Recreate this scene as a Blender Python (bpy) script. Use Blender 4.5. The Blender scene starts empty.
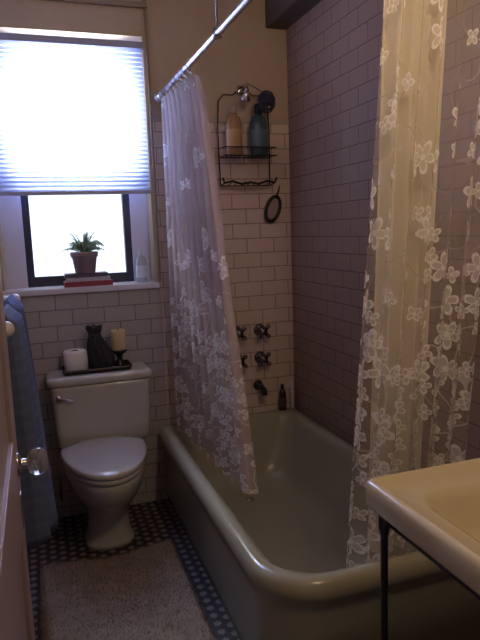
import bpy, bmesh, math, random
from mathutils import Vector, Matrix
random.seed(4)
S=bpy.context.scene
S.view_settings.view_transform='Standard'
pi=math.pi

# ---------------------------------------------------------------- mesh builder
class M:
    def __init__(s): s.v=[];s.f=[];s.m=[];s.sm=[];s.xf=Matrix.Identity(4);s.uv={}
    def addv(s,p): s.v.append(tuple(s.xf@Vector(p))); return len(s.v)-1
    def face(s,idx,m,sm=True): s.f.append(tuple(idx));s.m.append(m);s.sm.append(sm)
    def box(s,x0,x1,y0,y1,z0,z1,m=0):
        i=[s.addv(p) for p in [(x0,y0,z0),(x1,y0,z0),(x1,y1,z0),(x0,y1,z0),(x0,y0,z1),(x1,y0,z1),(x1,y1,z1),(x0,y1,z1)]]
        for q in [(0,3,2,1),(4,5,6,7),(0,1,5,4),(1,2,6,5),(2,3,7,6),(3,0,4,7)]: s.face([i[k] for k in q],m,False)
    def loft(s,rings,m=0,cap0=True,cap1=True,closed=True,sm=True):
        R=[[s.addv(p) for p in r] for r in rings]
        n=len(R[0])
        for a in range(len(R)-1):
            for k in range(n if closed else n-1):
                k2=(k+1)%n
                s.face([R[a][k],R[a][k2],R[a+1][k2],R[a+1][k]],m,sm)
        if cap0: s.face(R[0][::-1],m,False)
        if cap1: s.face(R[-1],m,False)
    def lathe(s,prof,c=(0,0,0),m=0,n=28,sx=1,sy=1,cap=True):
        s.loft([[(c[0]+r*sx*math.cos(2*pi*k/n),c[1]+r*sy*math.sin(2*pi*k/n),c[2]+z) for k in range(n)] for r,z in prof],m,cap,cap)
    def ball(s,c,r,m=0,n=16,sc=(1,1,1)):
        pr=[(r*math.sin(pi*i/10)+1e-5,-r*math.cos(pi*i/10)) for i in range(11)]
        s.loft([[(c[0]+q*sc[0]*math.cos(2*pi*k/n),c[1]+q*sc[1]*math.sin(2*pi*k/n),c[2]+z*sc[2]) for k in range(n)] for q,z in pr],m)
    def tube(s,path,r,m=0,n=8,closed=False):
        P=[Vector(p) for p in path]; L=len(P); rings=[]; u=None
        for i in range(L):
            a=P[(i-1)%L] if (closed or i>0) else P[0]
            b=P[(i+1)%L] if (closed or i<L-1) else P[-1]
            t=(b-a).normalized()
            if u is None:
                h=Vector((0,0,1)) if abs(t.z)<.9 else Vector((1,0,0)); u=t.cross(h).normalized()
            else:
                u=(u-t*u.dot(t)).normalized()
            w=t.cross(u); rr=r[i] if isinstance(r,(list,tuple)) else r
            rings.append([tuple(P[i]+(u*math.cos(2*pi*k/n)+w*math.sin(2*pi*k/n))*rr) for k in range(n)])
        if closed: rings.append(rings[0]); s.loft(rings,m,False,False)
        else: s.loft(rings,m)
    def build(s,name,mats,bevel=0,recalc=True,seg=2):
        me=bpy.data.meshes.new(name); me.from_pydata(s.v,[],s.f)
        for mt in mats: me.materials.append(mt)
        for p,mi,sm in zip(me.polygons,s.m,s.sm): p.material_index=mi; p.use_smooth=sm
        if recalc:
            b=bmesh.new(); b.from_mesh(me); bmesh.ops.recalc_face_normals(b,faces=b.faces); b.to_mesh(me); b.free()
        o=bpy.data.objects.new(name,me); S.collection.objects.link(o)
        if bevel:
            md=o.modifiers.new('b','BEVEL'); md.width=bevel; md.segments=seg; md.limit_method='ANGLE'; md.angle_limit=math.radians(50)
        return o
def rrect(x0,x1,y0,y1,rs,z,n=10):
    out=[]
    if not isinstance(rs,(list,tuple)): rs=[rs]*4
    cs=[(x0,y0,1,1,180),(x1,y0,-1,1,270),(x1,y1,-1,-1,0),(x0,y1,1,-1,90)]
    for (x,y,sx,sy,a0),r in zip(cs,rs):
        for k in range(n+1):
            a=math.radians(a0+90*k/n); out.append((x+sx*r+r*math.cos(a),y+sy*r+r*math.sin(a),z))
    return out

# ---------------------------------------------------------------- materials
def nt(name):
    m=bpy.data.materials.new(name); m.use_nodes=True; t=m.node_tree
    return m,t,t.nodes,t.links,t.nodes['Principled BSDF']
def mat(name,c,rough=.5,metal=0,var=.06,scale=30,bump=0,**kw):
    m,t,N,L,B=nt(name)
    tc=N.new('ShaderNodeTexCoord'); no=N.new('ShaderNodeTexNoise'); no.inputs['Scale'].default_value=scale; no.inputs['Detail'].default_value=4
    L.new(tc.outputs['Object'],no.inputs['Vector'])
    mx=N.new('ShaderNodeMix'); mx.data_type='RGBA'
    mx.inputs['A'].default_value=(*[x*(1-var) for x in c],1); mx.inputs['B'].default_value=(*[min(1,x*(1+var)) for x in c],1)
    L.new(no.outputs['Fac'],mx.inputs['Factor']); L.new(mx.outputs['Result'],B.inputs['Base Color'])
    B.inputs['Roughness'].default_value=rough; B.inputs['Metallic'].default_value=metal
    if bump:
        b=N.new('ShaderNodeBump'); b.inputs['Strength'].default_value=bump; b.inputs['Distance'].default_value=.003
        L.new(no.outputs['Fac'],b.inputs['Height']); L.new(b.outputs['Normal'],B.inputs['Normal'])
    for k,v in kw.items(): B.inputs[k.replace('_',' ')].default_value=v
    return m
def mth(N,L,op,a,b=None,c=None):
    n=N.new('ShaderNodeMath'); n.operation=op
    for i,x in enumerate((a,b,c)):
        if x is None: continue
        if isinstance(x,(int,float)): n.inputs[i].default_value=x
        else: L.new(x,n.inputs[i])
    return n.outputs[0]
def tile_mat(name,axis,c1,c2,grout,ms=.0026,bs=.5,rmin=.25):
    m,t,N,L,B=nt(name)
    g=N.new('ShaderNodeNewGeometry'); sp=N.new('ShaderNodeSeparateXYZ'); L.new(g.outputs['Position'],sp.inputs[0])
    cb=N.new('ShaderNodeCombineXYZ'); L.new(sp.outputs[axis],cb.inputs[0]); L.new(sp.outputs['Z'],cb.inputs[1])
    ad=N.new('ShaderNodeVectorMath'); ad.operation='ADD'; ad.inputs[1].default_value=(4.56,.021,0); L.new(cb.outputs[0],ad.inputs[0])
    br=N.new('ShaderNodeTexBrick'); L.new(ad.outputs[0],br.inputs['Vector'])
    br.inputs['Scale'].default_value=1; br.inputs['Brick Width'].default_value=.152; br.inputs['Row Height'].default_value=.0765
    br.inputs['Mortar Size'].default_value=ms; br.inputs['Mortar Smooth'].default_value=.15; br.inputs['Bias'].default_value=0
    br.inputs['Color1'].default_value=(*c1,1); br.inputs['Color2'].default_value=(*c2,1); br.inputs['Mortar'].default_value=(*grout,1)
    L.new(br.outputs['Color'],B.inputs['Base Color'])
    bu=N.new('ShaderNodeBump'); bu.invert=True; bu.inputs['Strength'].default_value=bs; bu.inputs['Distance'].default_value=.002
    L.new(br.outputs['Fac'],bu.inputs['Height']); L.new(bu.outputs['Normal'],B.inputs['Normal'])
    mr=N.new('ShaderNodeMapRange'); mr.inputs['To Min'].default_value=rmin; mr.inputs['To Max'].default_value=.8
    L.new(br.outputs['Fac'],mr.inputs[0]); L.new(mr.outputs[0],B.inputs['Roughness'])
    return m
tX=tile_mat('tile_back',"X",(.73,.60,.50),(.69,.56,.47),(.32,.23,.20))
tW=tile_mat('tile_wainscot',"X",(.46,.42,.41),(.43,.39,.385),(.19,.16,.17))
tY=tile_mat('tile_side_shaded',"Y",(.33,.215,.160),(.31,.20,.15),(.145,.09,.072),ms=.0022,bs=.3,rmin=.45)  # darker copy of the wall tile, side-wall shade put into its colour
plaster=mat('plaster_tan',(.54,.42,.29),.75,var=.08,scale=6,bump=.2)
plaster_r=mat('plaster_rose',(.27,.20,.16),.75,var=.08,scale=6,bump=.2)
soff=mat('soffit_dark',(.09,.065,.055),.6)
ceilm=mat('ceiling_paint',(.38,.33,.27),.8)
white=mat('white_paint',(.66,.64,.70),.4,var=.04,scale=12)
doorm=mat('door_paint',(.34,.27,.28),.4,var=.06,scale=8)
sashm=mat('sash_dark',(.03,.03,.05),.4)
porc=mat('porcelain_tub',(.40,.385,.28),.22,var=.03,scale=3,Coat_Weight=.15)
porct=mat('porcelain_toilet',(.55,.53,.49),.14,var=.02,scale=3,Coat_Weight=.4)
porcs=mat('porcelain_sink',(.74,.65,.42),.15,var=.03,scale=3,Coat_Weight=.3)
chrome=mat('chrome',(.72,.70,.74),.14,1,var=.03)
darkmetal=mat('dark_wire',(.03,.028,.03),.4,.6)
black=mat('black_lacquer',(.012,.011,.016),.35)

# floor : hexagon mosaic
m,t,N,L,B=nt('floor_mosaic'); floorm=m
f=lambda op,a,b=None,c=None: mth(N,L,op,a,b,c)
g=N.new('ShaderNodeNewGeometry'); sp=N.new('ShaderNodeSeparateXYZ'); L.new(g.outputs['Position'],sp.inputs[0])
HX=.028; r3=math.sqrt(3)
px=f('ADD',f('DIVIDE',sp.outputs['X'],HX),400.0); py=f('ADD',f('DIVIDE',sp.outputs['Y'],HX),400*r3)
ax_=f('SUBTRACT',f('MODULO',px,1.0),.5); ay_=f('SUBTRACT',f('MODULO',py,r3),r3/2)
bx_=f('SUBTRACT',f('MODULO',f('SUBTRACT',px,.5),1.0),.5); by_=f('SUBTRACT',f('MODULO',f('SUBTRACT',py,r3/2),r3),r3/2)
da=f('ADD',f('MULTIPLY',ax_,ax_),f('MULTIPLY',ay_,ay_)); db=f('ADD',f('MULTIPLY',bx_,bx_),f('MULTIPLY',by_,by_))
sel=f('LESS_THAN',da,db); inv=f('SUBTRACT',1.0,sel)
gx=f('ADD',f('MULTIPLY',ax_,sel),f('MULTIPLY',bx_,inv)); gy=f('ADD',f('MULTIPLY',ay_,sel),f('MULTIPLY',by_,inv))
hd=f('MAXIMUM',f('ABSOLUTE',gx),f('ADD',f('MULTIPLY',f('ABSOLUTE',gx),.5),f('MULTIPLY',f('ABSOLUTE',gy),r3/2)))
grout=f('GREATER_THAN',hd,.455)
ii=f('ROUND',f('MULTIPLY',f('SUBTRACT',px,gx),2.0)); jj_=f('ROUND',f('DIVIDE',f('SUBTRACT',py,gy),r3/2))
kk=f('ROUND',f('DIVIDE',f('ADD',f('SUBTRACT',ii,f('MULTIPLY',jj_,3.0)),6000.0),2.0))
md_=f('MODULO',kk,3.0); light_=f('LESS_THAN',md_,.5)
a=N.new('ShaderNodeMix'); a.data_type='RGBA'; a.inputs['A'].default_value=(.024,.018,.024,1); a.inputs['B'].default_value=(.23,.20,.19,1); L.new(light_,a.inputs['Factor'])
b_=N.new('ShaderNodeMix'); b_.data_type='RGBA'; L.new(a.outputs['Result'],b_.inputs['A']); b_.inputs['B'].default_value=(.060,.048,.053,1); L.new(grout,b_.inputs['Factor'])
L.new(b_.outputs['Result'],B.inputs['Base Color']); B.inputs['Roughness'].default_value=.55

# lace curtain
def lace(name,base,col,thr_low,thr_high,flower=.95,transl=.45):
    m,t,N,L,B=nt(name); N.remove(B)
    uv=N.new('ShaderNodeUVMap'); sp=N.new('ShaderNodeSeparateXYZ'); L.new(uv.outputs[0],sp.inputs[0])
    f=lambda op,a,b=None,c=None: mth(N,L,op,a,b,c)
    thr=N.new('ShaderNodeMapRange'); thr.inputs[1].default_value=.95; thr.inputs[2].default_value=1.35
    thr.inputs[3].default_value=thr_low; thr.inputs[4].default_value=thr_high; L.new(sp.outputs['Y'],thr.inputs[0])
    masks=[]
    for cell,R,pet,off in ((.105,.46,2.5,0.0),(.06,.44,2.0,7.3)):
        sc=N.new('ShaderNodeVectorMath'); sc.operation='SCALE'; sc.inputs['Scale'].default_value=1/cell; L.new(uv.outputs[0],sc.inputs[0])
        ad=N.new('ShaderNodeVectorMath'); ad.operation='ADD'; ad.inputs[1].default_value=(off,off,0); L.new(sc.outputs[0],ad.inputs[0])
        vo=N.new('ShaderNodeTexVoronoi'); vo.voronoi_dimensions='2D'; vo.inputs['Scale'].default_value=1; vo.inputs['Randomness'].default_value=.65
        L.new(ad.outputs[0],vo.inputs['Vector'])
        su=N.new('ShaderNodeVectorMath'); su.operation='SUBTRACT'; L.new(ad.outputs[0],su.inputs[0]); L.new(vo.outputs['Position'],su.inputs[1])
        s2=N.new('ShaderNodeSeparateXYZ'); L.new(su.outputs[0],s2.inputs[0])
        s3=N.new('ShaderNodeSeparateXYZ'); L.new(vo.outputs['Color'],s3.inputs[0])
        th=f('ADD',f('ARCTAN2',s2.outputs['Y'],s2.outputs['X']),f('MULTIPLY',s3.outputs['X'],6.28))
        petal=f('MULTIPLY_ADD',f('ABSOLUTE',f('COSINE',f('MULTIPLY',th,pet))),R*.62,R*.38)
        d=vo.outputs['Distance']
        inside=f('LESS_THAN',d,petal)
        outline=f('LESS_THAN',f('ABSOLUTE',f('SUBTRACT',d,f('SUBTRACT',petal,.05))),.055)
        core=f('LESS_THAN',d,.09)
        k=f('MAXIMUM',f('MAXIMUM',outline,core),f('MULTIPLY',inside,.55))
        k=f('MULTIPLY',k,f('LESS_THAN',d,petal))
        masks.append(f('MULTIPLY',k,f('LESS_THAN',s3.outputs['Y'],thr.outputs[0])))
    no=N.new('ShaderNodeTexNoise'); no.noise_dimensions='2D'; no.inputs['Scale'].default_value=6; no.inputs['Detail'].default_value=0; L.new(uv.outputs[0],no.inputs['Vector'])
    vine=f('MULTIPLY',f('LESS_THAN',f('ABSOLUTE',f('SUBTRACT',no.outputs['Fac'],.5)),.010),f('MULTIPLY',thr.outputs[0],.9))
    pat=f('MAXIMUM',f('MAXIMUM',masks[0],masks[1]),vine)
    op=f('MULTIPLY_ADD',pat,flower-base,base)
    cm=N.new('ShaderNodeMix'); cm.data_type='RGBA'; cm.inputs['A'].default_value=(*col,1); cm.inputs['B'].default_value=(.98,.97,.95,1); L.new(pat,cm.inputs['Factor'])
    df=N.new('ShaderNodeBsdfDiffuse'); tr=N.new('ShaderNodeBsdfTranslucent'); tp=N.new('ShaderNodeBsdfTransparent')
    L.new(cm.outputs['Result'],df.inputs[0]); L.new(cm.outputs['Result'],tr.inputs[0])
    m1=N.new('ShaderNodeMixShader'); m1.inputs[0].default_value=transl; L.new(df.outputs[0],m1.inputs[1]); L.new(tr.outputs[0],m1.inputs[2])
    m2=N.new('ShaderNodeMixShader'); L.new(op,m2.inputs[0]); L.new(tp.outputs[0],m2.inputs[1]); L.new(m1.outputs[0],m2.inputs[2])
    L.new(m2.outputs[0],N['Material Output'].inputs['Surface'])
    return m
laceL=lace('lace_sheer',.60,(.70,.58,.54),.55,.10,transl=.3)
laceR=lace('lace_sheer_warm',.30,(.78,.71,.58),.66,.22,transl=.2)
linerM=lace('liner_fabric',.95,(.93,.87,.71),.0,.0,transl=.15)

def cloth_grid(o_name,fn,ns,nt_,width,mat_,zfn=None):
    vs=[];uvs=[]
    for j in range(nt_+1):
        for i in range(ns+1):
            p=fn(i/ns,j/nt_); vs.append(p); uvs.append((i/ns*width,p[2]))
    fs=[(j*(ns+1)+i,j*(ns+1)+i+1,(j+1)*(ns+1)+i+1,(j+1)*(ns+1)+i) for j in range(nt_) for i in range(ns)]
    me=bpy.data.meshes.new(o_name); me.from_pydata(vs,[],fs); me.materials.append(mat_)
    ul=me.uv_layers.new(name='UVMap')
    for lp in me.loops: ul.data[lp.index].uv=uvs[lp.vertex_index]
    for p in me.polygons: p.use_smooth=True
    o=bpy.data.objects.new(o_name,me); S.collection.objects.link(o); return o

# ---------------------------------------------------------------- room
XL,XR,YB,ZC=-.18,1.317,3.0,2.6
w=M(); w.box(XL-.02,XR+.14,-1.2,YB+.2,-.12,0); w.build('floor',[floorm])
w=M(); w.box(XL-.12,XR+.14,.30,YB+.2,ZC,ZC+.1); w.build('ceiling',[ceilm])
OX0,OX1,OZ0,OZ1=-.14,.57,1.157,2.33
w=M()
w.box(XL-.1,OX0,YB+.01,YB+.2,0,ZC,0); w.box(OX1,XR+.14,YB+.01,YB+.2,0,ZC,0)
w.box(OX0,OX1,YB+.01,YB+.2,0,OZ0-.025,0); w.box(OX0,OX1,YB+.01,YB+.2,OZ1,ZC,0)
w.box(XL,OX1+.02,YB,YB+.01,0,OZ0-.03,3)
w.box(OX1+.02,XR,YB,YB+.01,0,1.94,1)
w.box(OX1+.02,XR,YB-.004,YB+.01,1.94,1.965,2)
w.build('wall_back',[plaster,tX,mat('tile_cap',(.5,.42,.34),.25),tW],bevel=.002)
w=M(); w.box(XR+.01,XR+.14,.3,YB+.01,0,ZC,0); w.box(XR,XR+.01,.4,YB,0,2.409,1)
w.build('wall_right',[plaster_r,tY])
w=M(); w.box(XL-.12,XL-.01,.3,YB+.01,0,ZC,0); w.box(XL-.01,XL,.4,YB,0,OZ0-.03,1); w.build('wall_left',[mat('plaster_cool',(.40,.38,.44),.7),tY])
w=M(); w.box(XL-.12,-.07,.30,.40,0,ZC); w.box(.76,XR+.14,.30,.40,0,ZC); w.box(-.07,.76,.30,.40,2.06,ZC); w.build('wall_front',[plaster_r])
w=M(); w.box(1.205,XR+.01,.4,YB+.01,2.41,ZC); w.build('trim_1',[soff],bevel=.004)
w=M(); w.box(-.16,.60,YB-.012,YB+.01,2.455,2.48); w.box(.585,.597,YB-.004,YB+.01,OZ0,ZC); w.build('trim_2',[mat('casing_wood',(.30,.23,.17),.5)],bevel=.003)
w=M(); w.box(XL,OX1+.015,YB-.022,YB+.13,OZ0-.03,OZ0); w.build('trim_3',[white],bevel=.006)
w=M()
w.box(.70,.76,.28,.42,0,2.06);w.box(-.16,-.115,.4,.415,0,2.1);w.box(.76,.83,.4,.415,0,2.1);w.build('trim_4',[doorm],bevel=.003)

# window unit
w=M()
yw=YB+.12
w.box(OX0,-.04,yw,yw+.05,OZ0,OZ1,0); w.box(.48,OX1,yw,yw+.05,OZ0,OZ1,0)
for (a,b) in ((-.04,-.005),(.445,.48)): w.box(a,b,yw+.005,yw+.045,OZ0,OZ1-.002,1)
w.box(-.005,.445,yw+.006,yw+.044,OZ0,OZ0+.05,1); w.box(-.005,.445,yw+.006,yw+.044,1.72,1.745,1); w.box(-.005,.445,yw+.006,yw+.044,OZ1-.05,OZ1,1)
glm,t,N,L,B=nt('window_glass'); tp=N.new('ShaderNodeBsdfTransparent'); gl=N.new('ShaderNodeBsdfGlossy'); gl.inputs['Roughness'].default_value=.05
ms=N.new('ShaderNodeMixShader'); ms.inputs[0].default_value=.05; L.new(tp.outputs[0],ms.inputs[1]); L.new(gl.outputs[0],ms.inputs[2]); L.new(ms.outputs[0],N['Material Output'].inputs['Surface'])
w.box(-.005,.445,yw+.022,yw+.026,OZ0+.05,OZ1-.05,2)
w.build('window_1',[white,sashm,glm],bevel=.002)

# pleated shade
bm_,t,N,L,B=nt('shade_fabric'); N.remove(B)
df=N.new('ShaderNodeBsdfDiffuse'); tr=N.new('ShaderNodeBsdfTranslucent'); ms=N.new('ShaderNodeMixShader'); ms.inputs[0].default_value=.75
no=N.new('ShaderNodeTexNoise'); no.inputs['Scale'].default_value=60; cr=N.new('ShaderNodeValToRGB'); cr.color_ramp.elements[0].color=(.50,.57,.85,1); cr.color_ramp.elements[1].color=(.57,.64,.92,1)
L.new(no.outputs['Fac'],cr.inputs[0]); L.new(cr.outputs[0],df.inputs[0]); L.new(cr.outputs[0],tr.inputs[0])
L.new(df.outputs[0],ms.inputs[1]); L.new(tr.outputs[0],ms.inputs[2]); L.new(ms.outputs[0],N['Material Output'].inputs['Surface'])
w=M(); z0,z1=1.61,2.265; n=32; prev=None
for i in range(n*2+1):
    z=z0+(z1-z0)*i/(n*2); y=YB-.012+(.016 if i%2 else 0)
    cur=(w.addv((-.135,y,z)),w.addv((.563,y,z)))
    if prev: w.face([prev[0],prev[1],cur[1],cur[0]],0,False)
    prev=cur
w.box(-.137,.565,YB-.022,YB+.008,z0-.016,z0,1); w.box(-.139,.567,YB-.03,YB+.009,z1,z1+.03,1)
w.build('window_shade',[bm_,mat('shade_rail',(.35,.34,.42),.4)],recalc=False)

# ---------------------------------------------------------------- bathtub
w=M(); X0,X1,Y0,Y1=.535,XR-.003,1.41,YB-.003
def tr_(i,z,r0,iw=None):
    iw=i if iw is None else iw
    rr=min(.12,.02+iw*.9)
    return rrect(X0+i,X1-iw,Y0+i,Y1-iw,[r0,rr,rr,rr],z,12)
R=[tr_(.030,0,.17,0),tr_(.025,.05,.17,0),tr_(.023,.29,.17,0),tr_(.018,.325,.18,0),tr_(.005,.345,.2,0),tr_(0,.365,.2,0),tr_(.003,.388,.2,0.002),
   tr_(.015,.404,.19,.005),tr_(.032,.41,.18,.012),tr_(.052,.405,.17,.04),tr_(.068,.392,.165,.05),tr_(.08,.36,.16,.06),tr_(.10,.25,.15,.085),tr_(.125,.14,.14,.11),tr_(.15,.095,.13,.14),tr_(.19,.072,.12,.18),tr_(.24,.066,.10,.22)]
w.loft(R,0)
w.lathe([(.001,0),(.022,0),(.022,.004),(.001,.005)],(.92,2.68,.0665),1)
w.build('bathtub',[porc,chrome])

# ---------------------------------------------------------------- toilet
w=M(); cx,cy=.228,2.70
def egg(z,wd,lf,lb,c=cy,n=40,p=1.0):
    o=[]
    for k in range(n):
        a=2*pi*k/n; ca,sa=math.cos(a),math.sin(a)
        x=wd*math.copysign(abs(ca)**p,ca); y=(lf if sa<0 else lb)*math.copysign(abs(sa)**p,sa)
        o.append((cx+x,c+y,z))
    return o
w.loft([egg(0,.115,.115,.2,p=.8),egg(.02,.112,.112,.2,p=.8),egg(.05,.098,.10,.19,p=.85),egg(.13,.092,.105,.18,p=.9),egg(.19,.108,.16,.17),egg(.25,.138,.25,.16),egg(.31,.163,.32,.15),egg(.36,.176,.35,.14),egg(.385,.180,.356,.13),egg(.40,.176,.350,.13)],0)
w.loft([rrect(cx-.11,cx+.11,2.74,2.95,.03,.2),rrect(cx-.14,cx+.14,2.74,2.96,.03,.30),rrect(cx-.17,cx+.17,2.76,2.97,.03,.41)],0)
w.loft([egg(.403,.180,.360,.12),egg(.408,.186,.366,.12),egg(.42,.186,.366,.12),egg(.425,.182,.362,.12)],0)
w.loft([egg(.428,.184,.364,.11),egg(.432,.189,.370,.11),egg(.445,.189,.370,.11),egg(.452,.182,.362,.105),egg(.456,.15,.32,.09)],0)
w.tube([(cx-.1,2.80,.44),(cx+.1,2.80,.44)],.014,0)
tk=lambda i,z,r=.03: rrect(.25-.232+i,.25+.232-i,2.80+i*.6,2.985,[r,r,.01,.01],z)
w.loft([tk(.03,.415),tk(.018,.43),tk(.012,.5),tk(.003,.70),tk(.0,.715)],0)
w.loft([tk(.005,.717,.035),tk(-.012,.722,.035),tk(-.013,.745,.035),tk(-.005,.756,.035),tk(.01,.76,.035)],0)
w.xf=Matrix.Translation((.055,2.80,.665))@Matrix.Rotation(pi/2,4,'X')
w.lathe([(.001,0),(.016,0),(.016,.012),(.001,.014)],(0,0,0),1)
w.xf=Matrix.Identity(4)
w.tube([(.055,2.787,.665),(.08,2.782,.663),(.115,2.782,.655)],[.006,.006,.009],1)
w.tube([(.03,2.97,.12),(.03,2.93,.12),(.03,2.93,.3),(.06,2.93,.42)],.006,1)
w.build('toilet',[porct,chrome])

# ---------------------------------------------------------------- sink
w=M(); SX0,SX1,SY0,SY1=.70,XR-.003,.57,1.205
sr=lambda i,z,r: rrect(SX0+i,SX1-(i if i>.05 else min(i,.004)),SY0+i,SY1-i,[r]*4,z,8)
def ctr(k,z,r):
    return rrect(.785+k,1.19-k,.65+k,1.115-k,[r]*4,z,8)
w.loft([rrect(.9,1.12,.76,1.0,.08,.60,8),rrect(.83,1.2,.69,1.08,.09,.64,8),rrect(.78,1.25,.64,1.13,.08,.72,8),sr(.025,.735,.02),sr(.004,.738,.02),sr(0,.745,.02),sr(0,.79,.02),sr(.004,.799,.02),sr(.012,.804,.018),sr(.020,.801,.016),sr(.030,.788,.014),
 ctr(-.012,.782,.085),ctr(0,.776,.08),ctr(.012,.752,.08),ctr(.03,.69,.08),ctr(.07,.65,.08),ctr(.12,.635,.06)],0)
w.lathe([(.001,0),(.022,0),(.02,.004),(.001,.004)],(.99,.88,.636),1)
for yy in (SY0+.03,SY1-.03):
    w.lathe([(.016,.0),(.016,.02),(.009,.03),(.009,.66),(.014,.68),(.014,.737)],(.742,yy,0),2,n=14)
w.tube([(.742,SY0+.03,.70),(.742,SY1-.03,.70)],.005,2)
for dy in (-.09,.09):
    w.lathe([(.022,0),(.02,.012),(.011,.02),(.011,.04),(.02,.05),(.018,.062),(.001,.064)],(1.25,.88+dy,.784),1,n=16)
w.tube([(1.25,.88,.784),(1.25,.88,.85),(1.23,.88,.875),(1.17,.88,.87),(1.14,.88,.845)],[.018,.014,.012,.011,.010],1,n=12)
w.build('wall_hung_sink',[porcs,chrome,mat('leg_metal',(.10,.09,.11),.3,.9)])

# ---------------------------------------------------------------- curtain rod, curtains
RX,RY,RZ=.64,1.455,2.055
w=M()
path=[(RX,YB-.002,RZ),(RX,2.4,RZ),(RX,1.8,RZ),(RX,RY+.12,RZ)]
for k in range(1,7):
    a=pi/2*k/6; path.append((RX+.12-.12*math.cos(a),RY+.12-.12*math.sin(a),RZ))
path.append((XR-.002,RY,RZ)); w.tube(path,.0125,0,n=14)
w.xf=Matrix.Translation((RX,YB-.001,RZ))@Matrix.Rotation(pi/2,4,'X'); w.lathe([(.001,0),(.03,0),(.028,.006),(.017,.012),(.017,.04),(.013,.045)],(0,0,0),0)
w.xf=Matrix.Translation((XR-.001,RY,RZ))@Matrix.Rotation(-pi/2,4,'Y'); w.lathe([(.001,0),(.03,0),(.028,.006),(.017,.012),(.017,.04),(.013,.045)],(0,0,0),0)
w.xf=Matrix.Identity(4)
w.tube([(RX,2.03,RZ),(RX,2.03,ZC)],.0035,0); w.lathe([(.016,-.015),(.016,.015)],(RX,2.03,RZ),0)
w.build('curtain_rod',[mat('rod_metal',(.45,.42,.43),.3,.9)])

def rings(w,pts,axis):
    for p in pts:
        c=[]
        for k in range(16):
            a=2*pi*k/16
            c.append((p[0]+.021*math.cos(a)*(axis=='y'),p[1]+.021*math.cos(a)*(axis=='x'),RZ-.006+.024*math.sin(a)))
        w.tube(c,.0018,0,n=6,closed=True)
ringm=mat('ring_plastic',(.6,.56,.52),.3)
def left_c(s,t):
    e=t**.36; n=9
    y=(2.935-s*.54)*(1-e)+(2.93-s*.90)*e
    x=RX+(-.010+.085*s)*t**1.3
    amp=.020+.010*t
    ph=2*pi*n*s
    x+=amp*math.sin(ph+.8*math.sin(3*t+s*5)); y+=.012*math.sin(2*ph+1)*(.4+.6*t)
    z=(RZ-.028)*(1-t)+(.425-.02*s)*t
    z-= .006*abs(math.sin(ph/2))*(1-t)
    return (x,min(y,2.975),z)
def parent(name,kids):
    e=bpy.data.objects.new(name,None); S.collection.objects.link(e)
    for k in kids: k.parent=e
    return e
c1=cloth_grid('curtain_fabric',left_c,220,70,1.5,laceL)
w=M(); rings(w,[(RX,2.93-.54*i/8,0) for i in range(9)],'y'); r1=w.build('hooks',[ringm])
parent('shower_curtain',[c1,r1])
def right_c(s,t):
    n=6; ph=2*pi*n*s
    x=(.915+s*.385)*(1-t)+(.84+s*.40)*t
    y=RY*(1-t)+1.535*t
    y+=(.018+.012*t)*math.sin(ph+.7*math.sin(2.5*t+4*s)); x+=.010*math.sin(2*ph)*t+.008*math.sin(2.2*t+1)
    return (min(x,XR-.02),y,(RZ-.028)*(1-t)+.345*t)
def liner_c(s,t):
    n=4; ph=2*pi*n*s
    x=(.955+s*.20)*(1-t)+(.955+s*.18)*t; y=(RY+.055)*(1-t)+1.60*t
    y+=.020*math.sin(ph+t); return (x,y,(RZ-.028)*(1-t)+.345*t)
c2=cloth_grid('curtain_fabric',right_c,200,70,1.05,laceR)
c3=cloth_grid('curtain_liner',liner_c,140,50,.8,linerM)
w=M(); rings(w,[(.92+.37*i/7,RY,0) for i in range(8)],'x'); r2=w.build('hooks',[ringm])
parent('shower_curtain',[c2,c3,r2])

# ---------------------------------------------------------------- shower valves
def valve(w,x,z,size=1.0,spout=False):
    w.xf=Matrix.Translation((x,YB,z))@Matrix.Rotation(pi/2,4,'X')@Matrix.Scale(size,4)
    w.lathe([(.001,0),(.032,0),(.030,.006),(.016,.018),(.012,.022),(.012,.045),(.017,.05),(.017,.062),(.001,.066)],(0,0,0),0,n=20)
    for a in (pi/4,3*pi/4):
        c,s_=math.cos(a),math.sin(a)
        w.tube([(-.033*c,-.033*s_,.055),(.033*c,.033*s_,.055)],[.009,.009],0)
        for q in (-1,1): w.ball((q*.033*c,q*.033*s_,.055),.012,0,n=10)
    w.xf=Matrix.Identity(4)
dchrome=mat('aged_chrome',(.22,.20,.24),.25,1)
for nm,x,z in (('a',1.12,.863),('b',1.118,.712),('c',.985,.863),('d',.985,.712)):
    w=M(); valve(w,x,z,1.1); w.build('faucet_handle',[dchrome])
w=M(); w.xf=Matrix.Translation((1.10,YB,.56))@Matrix.Rotation(pi/2,4,'X')
w.lathe([(.001,0),(.028,0),(.026,.008),(.014,.012)],(0,0,0),0); w.xf=Matrix.Identity(4)
w.tube([(1.10,YB-.005,.56),(1.10,YB-.06,.56),(1.10,YB-.09,.55),(1.10,YB-.1,.525)],[.016,.016,.017,.016],0,n=14); w.build('tub_spout',[darkmetal])

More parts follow.
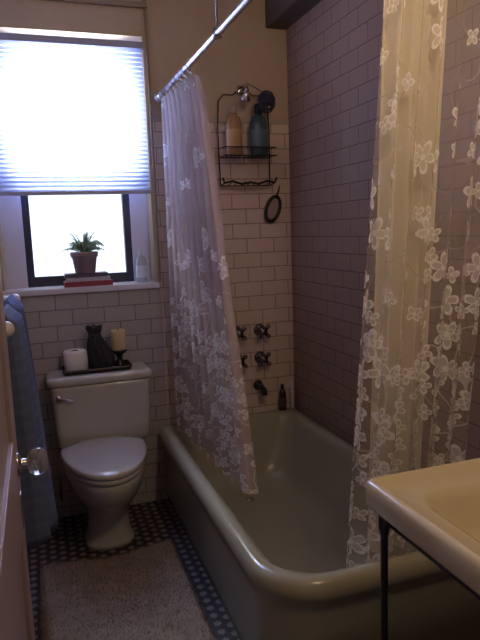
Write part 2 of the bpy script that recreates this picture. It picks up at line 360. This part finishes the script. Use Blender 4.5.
# ---------------------------------------------------------------- caddy
w=M(); xa,xb,zt,zb,yc=.922,1.19,2.07,1.625,YB-.03
r=.0035
w.tube([(xa,yc,zb),(xa-.004,yc,1.9),(xa+.005,yc,zt-.03),(xa+.03,yc,zt),(1.0,yc,zt),(1.03,yc,zt+.02),(1.055,yc,zt+.047),(1.08,yc,zt+.02),(1.11,yc,zt),(xb-.03,yc,zt),(xb-.005,yc,zt-.03),(xb+.004,yc,1.9),(xb,yc,zb)],r,0)
for zz,d in ((1.765,.10),):
    w.tube([(xa,yc,zz),(xa,yc-d,zz),(xb,yc-d,zz),(xb,yc,zz)],r,0,closed=True)
    w.tube([(xa,yc,zz+.045),(xa,yc-d,zz+.04),(xb,yc-d,zz+.04),(xb,yc,zz+.045)],.0028,0)
    for i in range(1,12):
        x=xa+(xb-xa)*i/12; w.tube([(x,yc,zz),(x,yc-d,zz)],.002,0,n=6)
w.tube([(xa-.01,yc-.07,zb+.035),(xa,yc-.07,zb+.01),(xa+.04,yc-.07,zb+.018),(xa+.09,yc-.07,zb+.004),((xa+xb)/2,yc-.07,zb+.012),(xb-.09,yc-.07,zb+.004),(xb-.04,yc-.07,zb+.018),(xb,yc-.07,zb+.01),(xb+.01,yc-.07,zb+.035)],.006,0)
w.tube([(xa,yc,zb),(xa,yc-.07,zb+.01)],r,0); w.tube([(xb,yc,zb),(xb,yc-.07,zb+.01)],r,0); w.tube([(xa,yc,zb),(xb,yc,zb)],r,0)
for i in range(1,8):
    x=xa+(xb-xa)*i/8; w.tube([(x,yc,zb),(x,yc-.07,zb+.008)],.002,0,n=6)
w.build('shower_caddy',[darkmetal])
w=M(); w.tube([(1.055,YB-.002,2.10),(1.055,YB-.05,2.112),(1.055,YB-.09,2.10),(1.05,YB-.12,2.07)],.009,0,n=12)
w.xf=Matrix.Translation((1.055,YB,2.10))@Matrix.Rotation(pi/2,4,'X'); w.lathe([(.001,0),(.026,0),(.022,.008),(.01,.012)],(0,0,0),0); w.xf=Matrix.Identity(4)
w.xf=Matrix.Translation((1.045,YB-.12,2.075))@Matrix.Rotation(.5,4,'X'); w.lathe([(.01,.0),(.014,-.02),(.026,-.04),(.026,-.048),(.001,-.048)],(0,0,0),0)
w.build('shower_head',[chrome])
def bottle(name,x,y,z,r,h,c,capc,sy=.65,capm=None,pump=False):
    w=M(); w.lathe([(.001,0),(r*.92,0),(r,.006),(r*1.0,h*.3),(r*.97,h*.62),(r*.8,h*.74),(r*.4,h*.8),(r*.35,h*.83)],(x,y,z),0,sy=sy)
    w.lathe([(r*.42,h*.82),(r*.45,h*.83),(r*.42,h*.97),(r*.36,h),(.001,h)],(x,y,z),1)
    w.lathe([(r*1.008,h*.15),(r*1.012,h*.16),(r*1.005,h*.5),(r*.998,h*.51)],(x,y,z),2,sy=sy,cap=False)
    if pump: w.tube([(x,y,z+h),(x,y,z+h*1.1),(x-.025,y,z+h*1.1)],.005,1)
    return w.build(name,[mat(name+'_body',c,.25,Coat_Weight=.3),mat(name+'_cap',capc,.35),mat(name+'_label',[min(1,q*1.3+.03) for q in c],.5)])
bottle('shampoo_bottle',.985,YB-.085,1.7685,.042,.245,(.40,.24,.12),(.38,.26,.18))
bottle('conditioner_bottle',1.115,YB-.085,1.7685,.046,.25,(.05,.10,.15),(.02,.03,.05))
w=M(); 
for k in range(30):
    a=random.random()*6.28; b=random.random()*3.14
    c=(1.13+.014*math.cos(a)*math.sin(b),YB-.165,2.015+.022*math.cos(b)+.0)
    pts=[]
    tx=Matrix.Rotation(random.random()*6,3,'X')@Matrix.Rotation(random.random()*6,3,'Z')
    for q in range(14):
        an=2*pi*q/14; v=tx@Vector((.032*math.cos(an),.032*math.sin(an),.006*math.sin(5*an))); pts.append((c[0]+v.x,c[1]+v.y*.7,c[2]+v.z))
    w.tube(pts,.0028,0,n=5,closed=True)
w.tube([(1.125,YB-.16,2.05),(1.09,YB-.13,2.085),(1.056,YB-.09,2.115)],.002,0)
w.build('bath_sponge',[mat('sponge_net',(.03,.04,.08),.6)])
w=M(); w.xf=Matrix.Translation((1.205,YB-.03,1.505))@Matrix.Rotation(.35,4,'Y')
w.tube([(.036*math.cos(2*pi*k/28),0,.066*math.sin(2*pi*k/28)) for k in range(28)],.0095,0,closed=True)
w.tube([(.0,0,.062),(.0,0,.10),(-.004,0,.125)],[.006,.0045,.003],0)
w.loft([[(.034*math.cos(2*pi*k/28),y,.064*math.sin(2*pi*k/28)) for k in range(28)] for y in (.002,.006)],1)
w.build('hanging_mirror',[darkmetal,mat('mirror_face',(.38,.29,.25),.4,.1)])
bottle('dark_bottle',1.232,YB-.028,.4105,.022,.145,(.04,.015,.025),(.02,.015,.02),sy=.9)
w=M(); w.lathe([(.001,0),(.012,0),(.013,.005),(.013,.12),(.011,.135),(.009,.14),(.009,.16),(.001,.162)],(1.292,YB-.022,.411),0); w.build('white_tube_bottle',[mat('tube_white',(.7,.6,.62),.3)])

# ---------------------------------------------------------------- tank top items
ZT=.7605
w=M(); w.loft([rrect(.085,.395,2.835,2.965,.012,ZT),rrect(.078,.402,2.828,2.972,.014,ZT+.022),rrect(.084,.396,2.834,2.966,.012,ZT+.022),rrect(.088,.392,2.838,2.962,.01,ZT+.006)],0); w.build('vanity_tray',[black])
w=M(); zt=ZT+.0065
w.lathe([(.018,0),(.05,0),(.053,.004),(.053,.094),(.05,.098),(.018,.098)],(.145,2.9,zt),0,n=36,cap=False)
w.lathe([(.018,0),(.018,.098)],(.145,2.9,zt),1,cap=False); w.tube([(.198,2.895,zt+.09),(.199,2.885,zt+.05),(.198,2.878,zt+.004)],.0015,0)
w.build('toilet_paper_roll',[mat('paper',(.85,.82,.80),.9,bump=.3),mat('cardboard',(.3,.2,.14),.9)])
w=M(); rg=[]; n=72
prof=[(0,.262,.046,.036),(.006,.264,.056,.042),(.03,.264,.062,.046),(.06,.262,.061,.045),(.085,.257,.055,.041),(.105,.252,.048,.036),(.130,.247,.040,.031),(.155,.243,.030,.025),(.168,.242,.025,.020),(.176,.242,.028,.022),(.19,.241,.034,.026),(.203,.240,.037,.027),(.207,.240,.034,.023)]
for z_,xc,hx,hy in prof:
    rg.append([(xc+hx*math.cos(2*pi*k/n)*(1+(.02+.07*(z_>.07))*math.sin(11*2*pi*k/n+z_*20)+.04*math.sin(3*2*pi*k/n+z_*30)),2.896+hy*math.sin(2*pi*k/n)*(1+(.02+.07*(z_>.07))*math.sin(11*2*pi*k/n+z_*20)),zt+z_+(.006*math.sin(5*2*pi*k/n) if z_>.2 else 0)) for k in range(n)])
w.loft(rg,0)
w.tube([(.242+.027*math.cos(2*pi*k/20),2.896+.022*math.sin(2*pi*k/20),zt+.168) for k in range(20)],.0035,1,closed=True)
w.tube([(.245,2.874,zt+.166),(.255,2.858,zt+.13),(.258,2.850,zt+.09)],.0022,1); w.tube([(.24,2.874,zt+.166),(.235,2.858,zt+.125),(.231,2.852,zt+.085)],.0022,1)
w.build('drawstring_bag',[mat('bag_cloth',(.016,.014,.020),.7,bump=.3,scale=120),mat('bag_cord',(.05,.04,.05),.7)])
w=M(); w.lathe([(.001,0),(.025,0),(.025,.008),(.014,.02),(.011,.04),(.016,.055),(.036,.066),(.040,.078),(.034,.08),(.001,.078)],(.354,2.918,zt),0,n=24)
w.lathe([(.001,.079),(.034,.079),(.035,.085),(.035,.172),(.031,.178),(.023,.172),(.001,.17)],(.354,2.918,zt),1,n=24); w.tube([(.354,2.918,zt+.17),(.356,2.918,zt+.186)],.0015,0)
w.build('pillar_candle',[black,mat('wax',(.55,.44,.24),.5,Subsurface_Weight=.2)])

# ---------------------------------------------------------------- sill items
zs=OZ0+.0005
w=M()
z=zs
for (xa_,xb_,yf,h,mi) in ((.125,.355,YB-.012,.024,0),(.135,.345,YB-.006,.018,3),(.13,.335,YB-.002,.020,2)):
    w.box(xa_,xb_,yf,YB+.10,z,z+.003,mi); w.box(xa_+.003,xb_-.003,yf+.003,YB+.097,z+.003,z+h-.003,1); w.box(xa_,xb_,yf,YB+.10,z+h-.003,z+h,mi); w.box(xa_,xb_,yf,yf+.003,z+.002,z+h-.002,mi); z+=h+.0004
w.build('stack_of_books',[mat('book_red',(.30,.04,.06),.5),mat('pages',(.7,.62,.55),.9),mat('book_dark',(.10,.07,.12),.5),mat('book_white',(.5,.46,.5),.5)],bevel=.001)
w=M(); zp=z+.0005; pc=(.232,YB+.045)
w.lathe([(.001,0),(.046,0),(.049,.004),(.060,.075),(.066,.077),(.068,.100),(.063,.102),(.058,.09),(.001,.088)],(pc[0],pc[1],zp),0)
for k in range(90):
    a=random.random()*2*pi; ln=.03+.085*random.random(); up=.035+.05*random.random()
    pts=[]
    for q in range(9):
        u=q/8; d=ln*u**.8; zz=zp+.088+up*2.8*u-(up*(1.5+1.0*(ln>.075)))*u*u; pts.append((pc[0]+math.cos(a)*d,pc[1]+math.sin(a)*d*.42,zz))
    side=Vector((-math.sin(a),math.cos(a)*.5,.5)).normalized(); pl=None
    for q,p in enumerate(pts):
        wd=.0055*math.sin(pi*(.12+.88*q/8))+.0005
        cu=(w.addv(Vector(p)-side*wd),w.addv(Vector(p)+side*wd))
        if pl: w.face([pl[0],pl[1],cu[1],cu[0]],1)
        pl=cu
lf,t,N,L,B=nt('leaf')
tc=N.new('ShaderNodeTexCoord'); no=N.new('ShaderNodeTexNoise'); no.inputs['Scale'].default_value=35; L.new(tc.outputs['Object'],no.inputs['Vector'])
cr=N.new('ShaderNodeValToRGB'); cr.color_ramp.elements[0].position=.35; cr.color_ramp.elements[1].position=.65; cr.color_ramp.elements[0].color=(.16,.26,.15,1); cr.color_ramp.elements[1].color=(.46,.56,.44,1)
L.new(no.outputs['Fac'],cr.inputs[0]); L.new(cr.outputs[0],B.inputs['Base Color']); tr=N.new('ShaderNodeBsdfTranslucent'); L.new(cr.outputs[0],tr.inputs[0]); ms=N.new('ShaderNodeMixShader'); ms.inputs[0].default_value=.5
L.new(B.outputs[0],ms.inputs[1]); L.new(tr.outputs[0],ms.inputs[2]); L.new(ms.outputs[0],N['Material Output'].inputs['Surface'])
w.build('potted_spider_plant',[mat('pot_clay',(.30,.21,.24),.6),lf],recalc=False)
bottle('sill_bottle',.508,YB+.05,zs,.027,.165,(.46,.52,.58),(.6,.6,.66),sy=.9)

# ---------------------------------------------------------------- bath mat
w=M(); nx,ny=60,100; x0,x1,y0,y1=-.085,.485,1.35,2.52
idx={}
for j in range(ny+1):
    for i in range(nx+1):
        u=i/nx; v=j/ny; ex=min(u,1-u)*(x1-x0); ey=min(v,1-v)*(y1-y0); e=min(ex,ey,.03)/.03
        z=.002+(.016+random.random()*.008)*math.sqrt(max(0,1-(1-e)**2))
        jj=.004*(random.random()-.5)
        yy=y0+v*(y1-y0)+.022*math.sin(u*7+1)*v
        idx[i,j]=w.addv((x0+u*(x1-x0)+jj,yy+jj,z))
for j in range(ny):
    for i in range(nx): w.face([idx[i,j],idx[i+1,j],idx[i+1,j+1],idx[i,j+1]],0)
for k in range(22000):
    u=random.random(); v=random.random(); x=x0+u*(x1-x0); y=y0+v*(y1-y0)+.022*math.sin(u*7+1)*v; a=random.random()*6.28; h=.014+.012*random.random(); l=.016
    b0=.010; dx,dy=math.cos(a)*.002,math.sin(a)*.002; tx,ty=(random.random()-.5)*l,(random.random()-.5)*l
    i0=w.addv((x-dx,y-dy,b0));i1=w.addv((x+dx,y+dy,b0));i2=w.addv((x+tx+dx*.5,y+ty+dy*.5,b0+h)); w.face([i0,i1,i2],0)
w.build('bath_mat',[mat('mat_shag',(.32,.26,.22),.95,var=.3,scale=14)],recalc=False)

# ---------------------------------------------------------------- towels
tm,t,N,L,B=nt('towel_blue')
g=N.new('ShaderNodeNewGeometry'); sp=N.new('ShaderNodeSeparateXYZ'); L.new(g.outputs['Position'],sp.inputs[0])
wv=mth(N,L,'GREATER_THAN',mth(N,L,'SINE',mth(N,L,'MULTIPLY',sp.outputs['Z'],160)),.3)
mx=N.new('ShaderNodeMix'); mx.data_type='RGBA'; mx.inputs['A'].default_value=(.11,.15,.27,1); mx.inputs['B'].default_value=(.13,.17,.29,1); L.new(wv,mx.inputs['Factor']); L.new(mx.outputs['Result'],B.inputs['Base Color']); B.inputs['Roughness'].default_value=.95
no=N.new('ShaderNodeTexNoise'); no.inputs['Scale'].default_value=250; bu=N.new('ShaderNodeBump'); bu.inputs['Strength'].default_value=.5; bu.inputs['Distance'].default_value=.003; L.new(no.outputs['Fac'],bu.inputs['Height']); L.new(bu.outputs['Normal'],B.inputs['Normal'])
tm2=mat('towel_slate',(.08,.10,.19),.95,var=.2,scale=200,bump=.5)
def towel(name,yc,hy,zt,zb,m,ph):
    w=M(); rg=[]; n=96
    for j in range(26):
        t=j/25; z=zt+(zb-zt)*t
        top=min(1,t/.05); k=math.sqrt(max(.02,1-(1-top)**2))
        hx=(.036+.028*t**.7)*k; xc=-.092+.016*t
        r=[]
        for q in range(n):
            a=2*pi*q/n
            wv=1+(.05+.16*t)*math.sin(7*a+ph+1.2*math.sin(2*t))+.06*math.sin(13*a+ph*2)
            x=xc+hx*math.copysign(abs(math.cos(a))**.8,math.cos(a))*wv
            y=yc+(hy-.02*t)*math.copysign(abs(math.sin(a))**.7,math.sin(a))*(1+.04*math.sin(5*a+ph))
            r.append((max(x,XL+.004),y,z-(.012*math.sin(3*a+ph) if j==25 else 0)))
        rg.append(r)
    w.loft(rg,0); return w.build(name,[m])
towel('bath_towel',1.90,.15,1.195,.50,tm,.5)
towel('bath_towel',2.26,.16,1.195,.34,tm2,2.1)
w=M(); w.tube([(-.092,1.66,1.165),(-.092,2.5,1.165)],.008,0,n=12)
for yy in (1.67,2.49): w.tube([(XL+.001,yy,1.165),(-.08,yy,1.165)],[.02,.014],1,n=14); w.ball((-.086,yy,1.165),.022,1)
w.build('towel_bar',[chrome,white])

# ---------------------------------------------------------------- door
w=M(); dx0,dx1,dy0,dy1=-.104,-.064,.425,1.25
w.box(dx0+.008,dx1-.008,dy0+.01,dy1-.01,.01,2.03,0)
for a,b in ((dy0,dy0+.11),(dy1-.11,dy1)): w.box(dx0,dx1,a,b,.008,2.035,0)
for a,b in ((.008,.2),(.85,1.03),(1.9,2.035)): w.box(dx0+.0005,dx1-.0005,dy0+.1,dy1-.1,a,b,0)
w.xf=Matrix.Translation((dx1,1.19,.968))@Matrix.Rotation(pi/2,4,'Y')
w.lathe([(.001,0),(.024,0),(.022,.004),(.010,.008),(.009,.022)],(0,0,0),1)
w.lathe([(.010,.018),(.020,.022),(.027,.032),(.028,.042),(.022,.052),(.014,.055),(.001,.056)],(0,0,0),2,n=12)
w.xf=Matrix.Identity(4)
w.box(dx1-.001,dx1+.002,1.178,1.202,.84,.91,1)
for z in (.25,1.0,1.8): w.lathe([(.006,0),(.006,.09)],(dx1+.004,dy0-.004,z),1,n=10)
gk=mat('knob_glass',(.75,.78,.9),.05,Transmission_Weight=.85,IOR=1.5)
w.build('door_1',[doorm,chrome,gk],bevel=.003)

# ---------------------------------------------------------------- pendant lamp
w=M(); lx,ly,lz=.72,.66,2.22
w.lathe([(.05,0),(.05,-.02),(.01,-.03)],(lx,ly,ZC),0); w.tube([(lx,ly,ZC-.02),(lx,ly,lz+.10)],.004,0); w.lathe([(.018,.06),(.022,.075),(.02,.12),(.004,.125)],(lx,ly,lz),0)
w.build('pendant_lamp',[black])
def light(name,typ,loc,e,col,**kw):
    l=bpy.data.lights.new(name,typ); l.energy=e; l.color=col
    for k,v in kw.items(): setattr(l,k,v)
    o=bpy.data.objects.new(name,l); o.location=loc; S.collection.objects.link(o); return o
light('pendant_bulb','POINT',(lx,ly,lz),16.5,(1,.74,.48),shadow_soft_size=.05)
o=light('daylight','AREA',(.21,3.36,1.97),34,(.84,.90,1),shape='DISK',size=.36,spread=math.radians(115)); o.rotation_euler=(-pi/2,0,0)

# ---------------------------------------------------------------- world
W=bpy.data.worlds.new('W'); S.world=W; W.use_nodes=True; N=W.node_tree.nodes; L=W.node_tree.links; BG=N['Background']
tc=N.new('ShaderNodeTexCoord'); sp=N.new('ShaderNodeSeparateXYZ'); L.new(tc.outputs['Generated'],sp.inputs[0])
mr=N.new('ShaderNodeMapRange'); mr.inputs[1].default_value=-.1; mr.inputs[2].default_value=.3; L.new(sp.outputs['Y'],mr.inputs[0])
mx=N.new('ShaderNodeMix'); mx.data_type='RGBA'; mx.inputs['A'].default_value=(.095,.072,.080,1); mx.inputs['B'].default_value=(1.45,1.6,2.0,1); L.new(mr.outputs[0],mx.inputs['Factor']); L.new(mx.outputs['Result'],BG.inputs['Color'])
BG.inputs['Strength'].default_value=1.0

# ---------------------------------------------------------------- camera
th,ph,ro=math.radians(18.6),math.radians(8.5),math.radians(2.06)
F=Vector((math.sin(th)*math.cos(ph),math.cos(th)*math.cos(ph),-math.sin(ph)))
Rv=Vector((math.cos(th),-math.sin(th),0)); U=Vector((math.sin(th)*math.sin(ph),math.cos(th)*math.sin(ph),math.cos(ph)))
cx_=Rv*math.cos(ro)-U*math.sin(ro); cy_=Rv*math.sin(ro)+U*math.cos(ro); cz=-F
mw=Matrix(((cx_.x,cy_.x,cz.x,0),(cx_.y,cy_.y,cz.y,0),(cx_.z,cy_.z,cz.z,1.4),(0,0,0,1)))
cd=bpy.data.cameras.new('camera'); co=bpy.data.objects.new('camera',cd); S.collection.objects.link(co); co.matrix_world=mw
cd.sensor_fit='VERTICAL'; cd.sensor_height=36; cd.lens=33.75; cd.clip_start=.02
S.camera=co
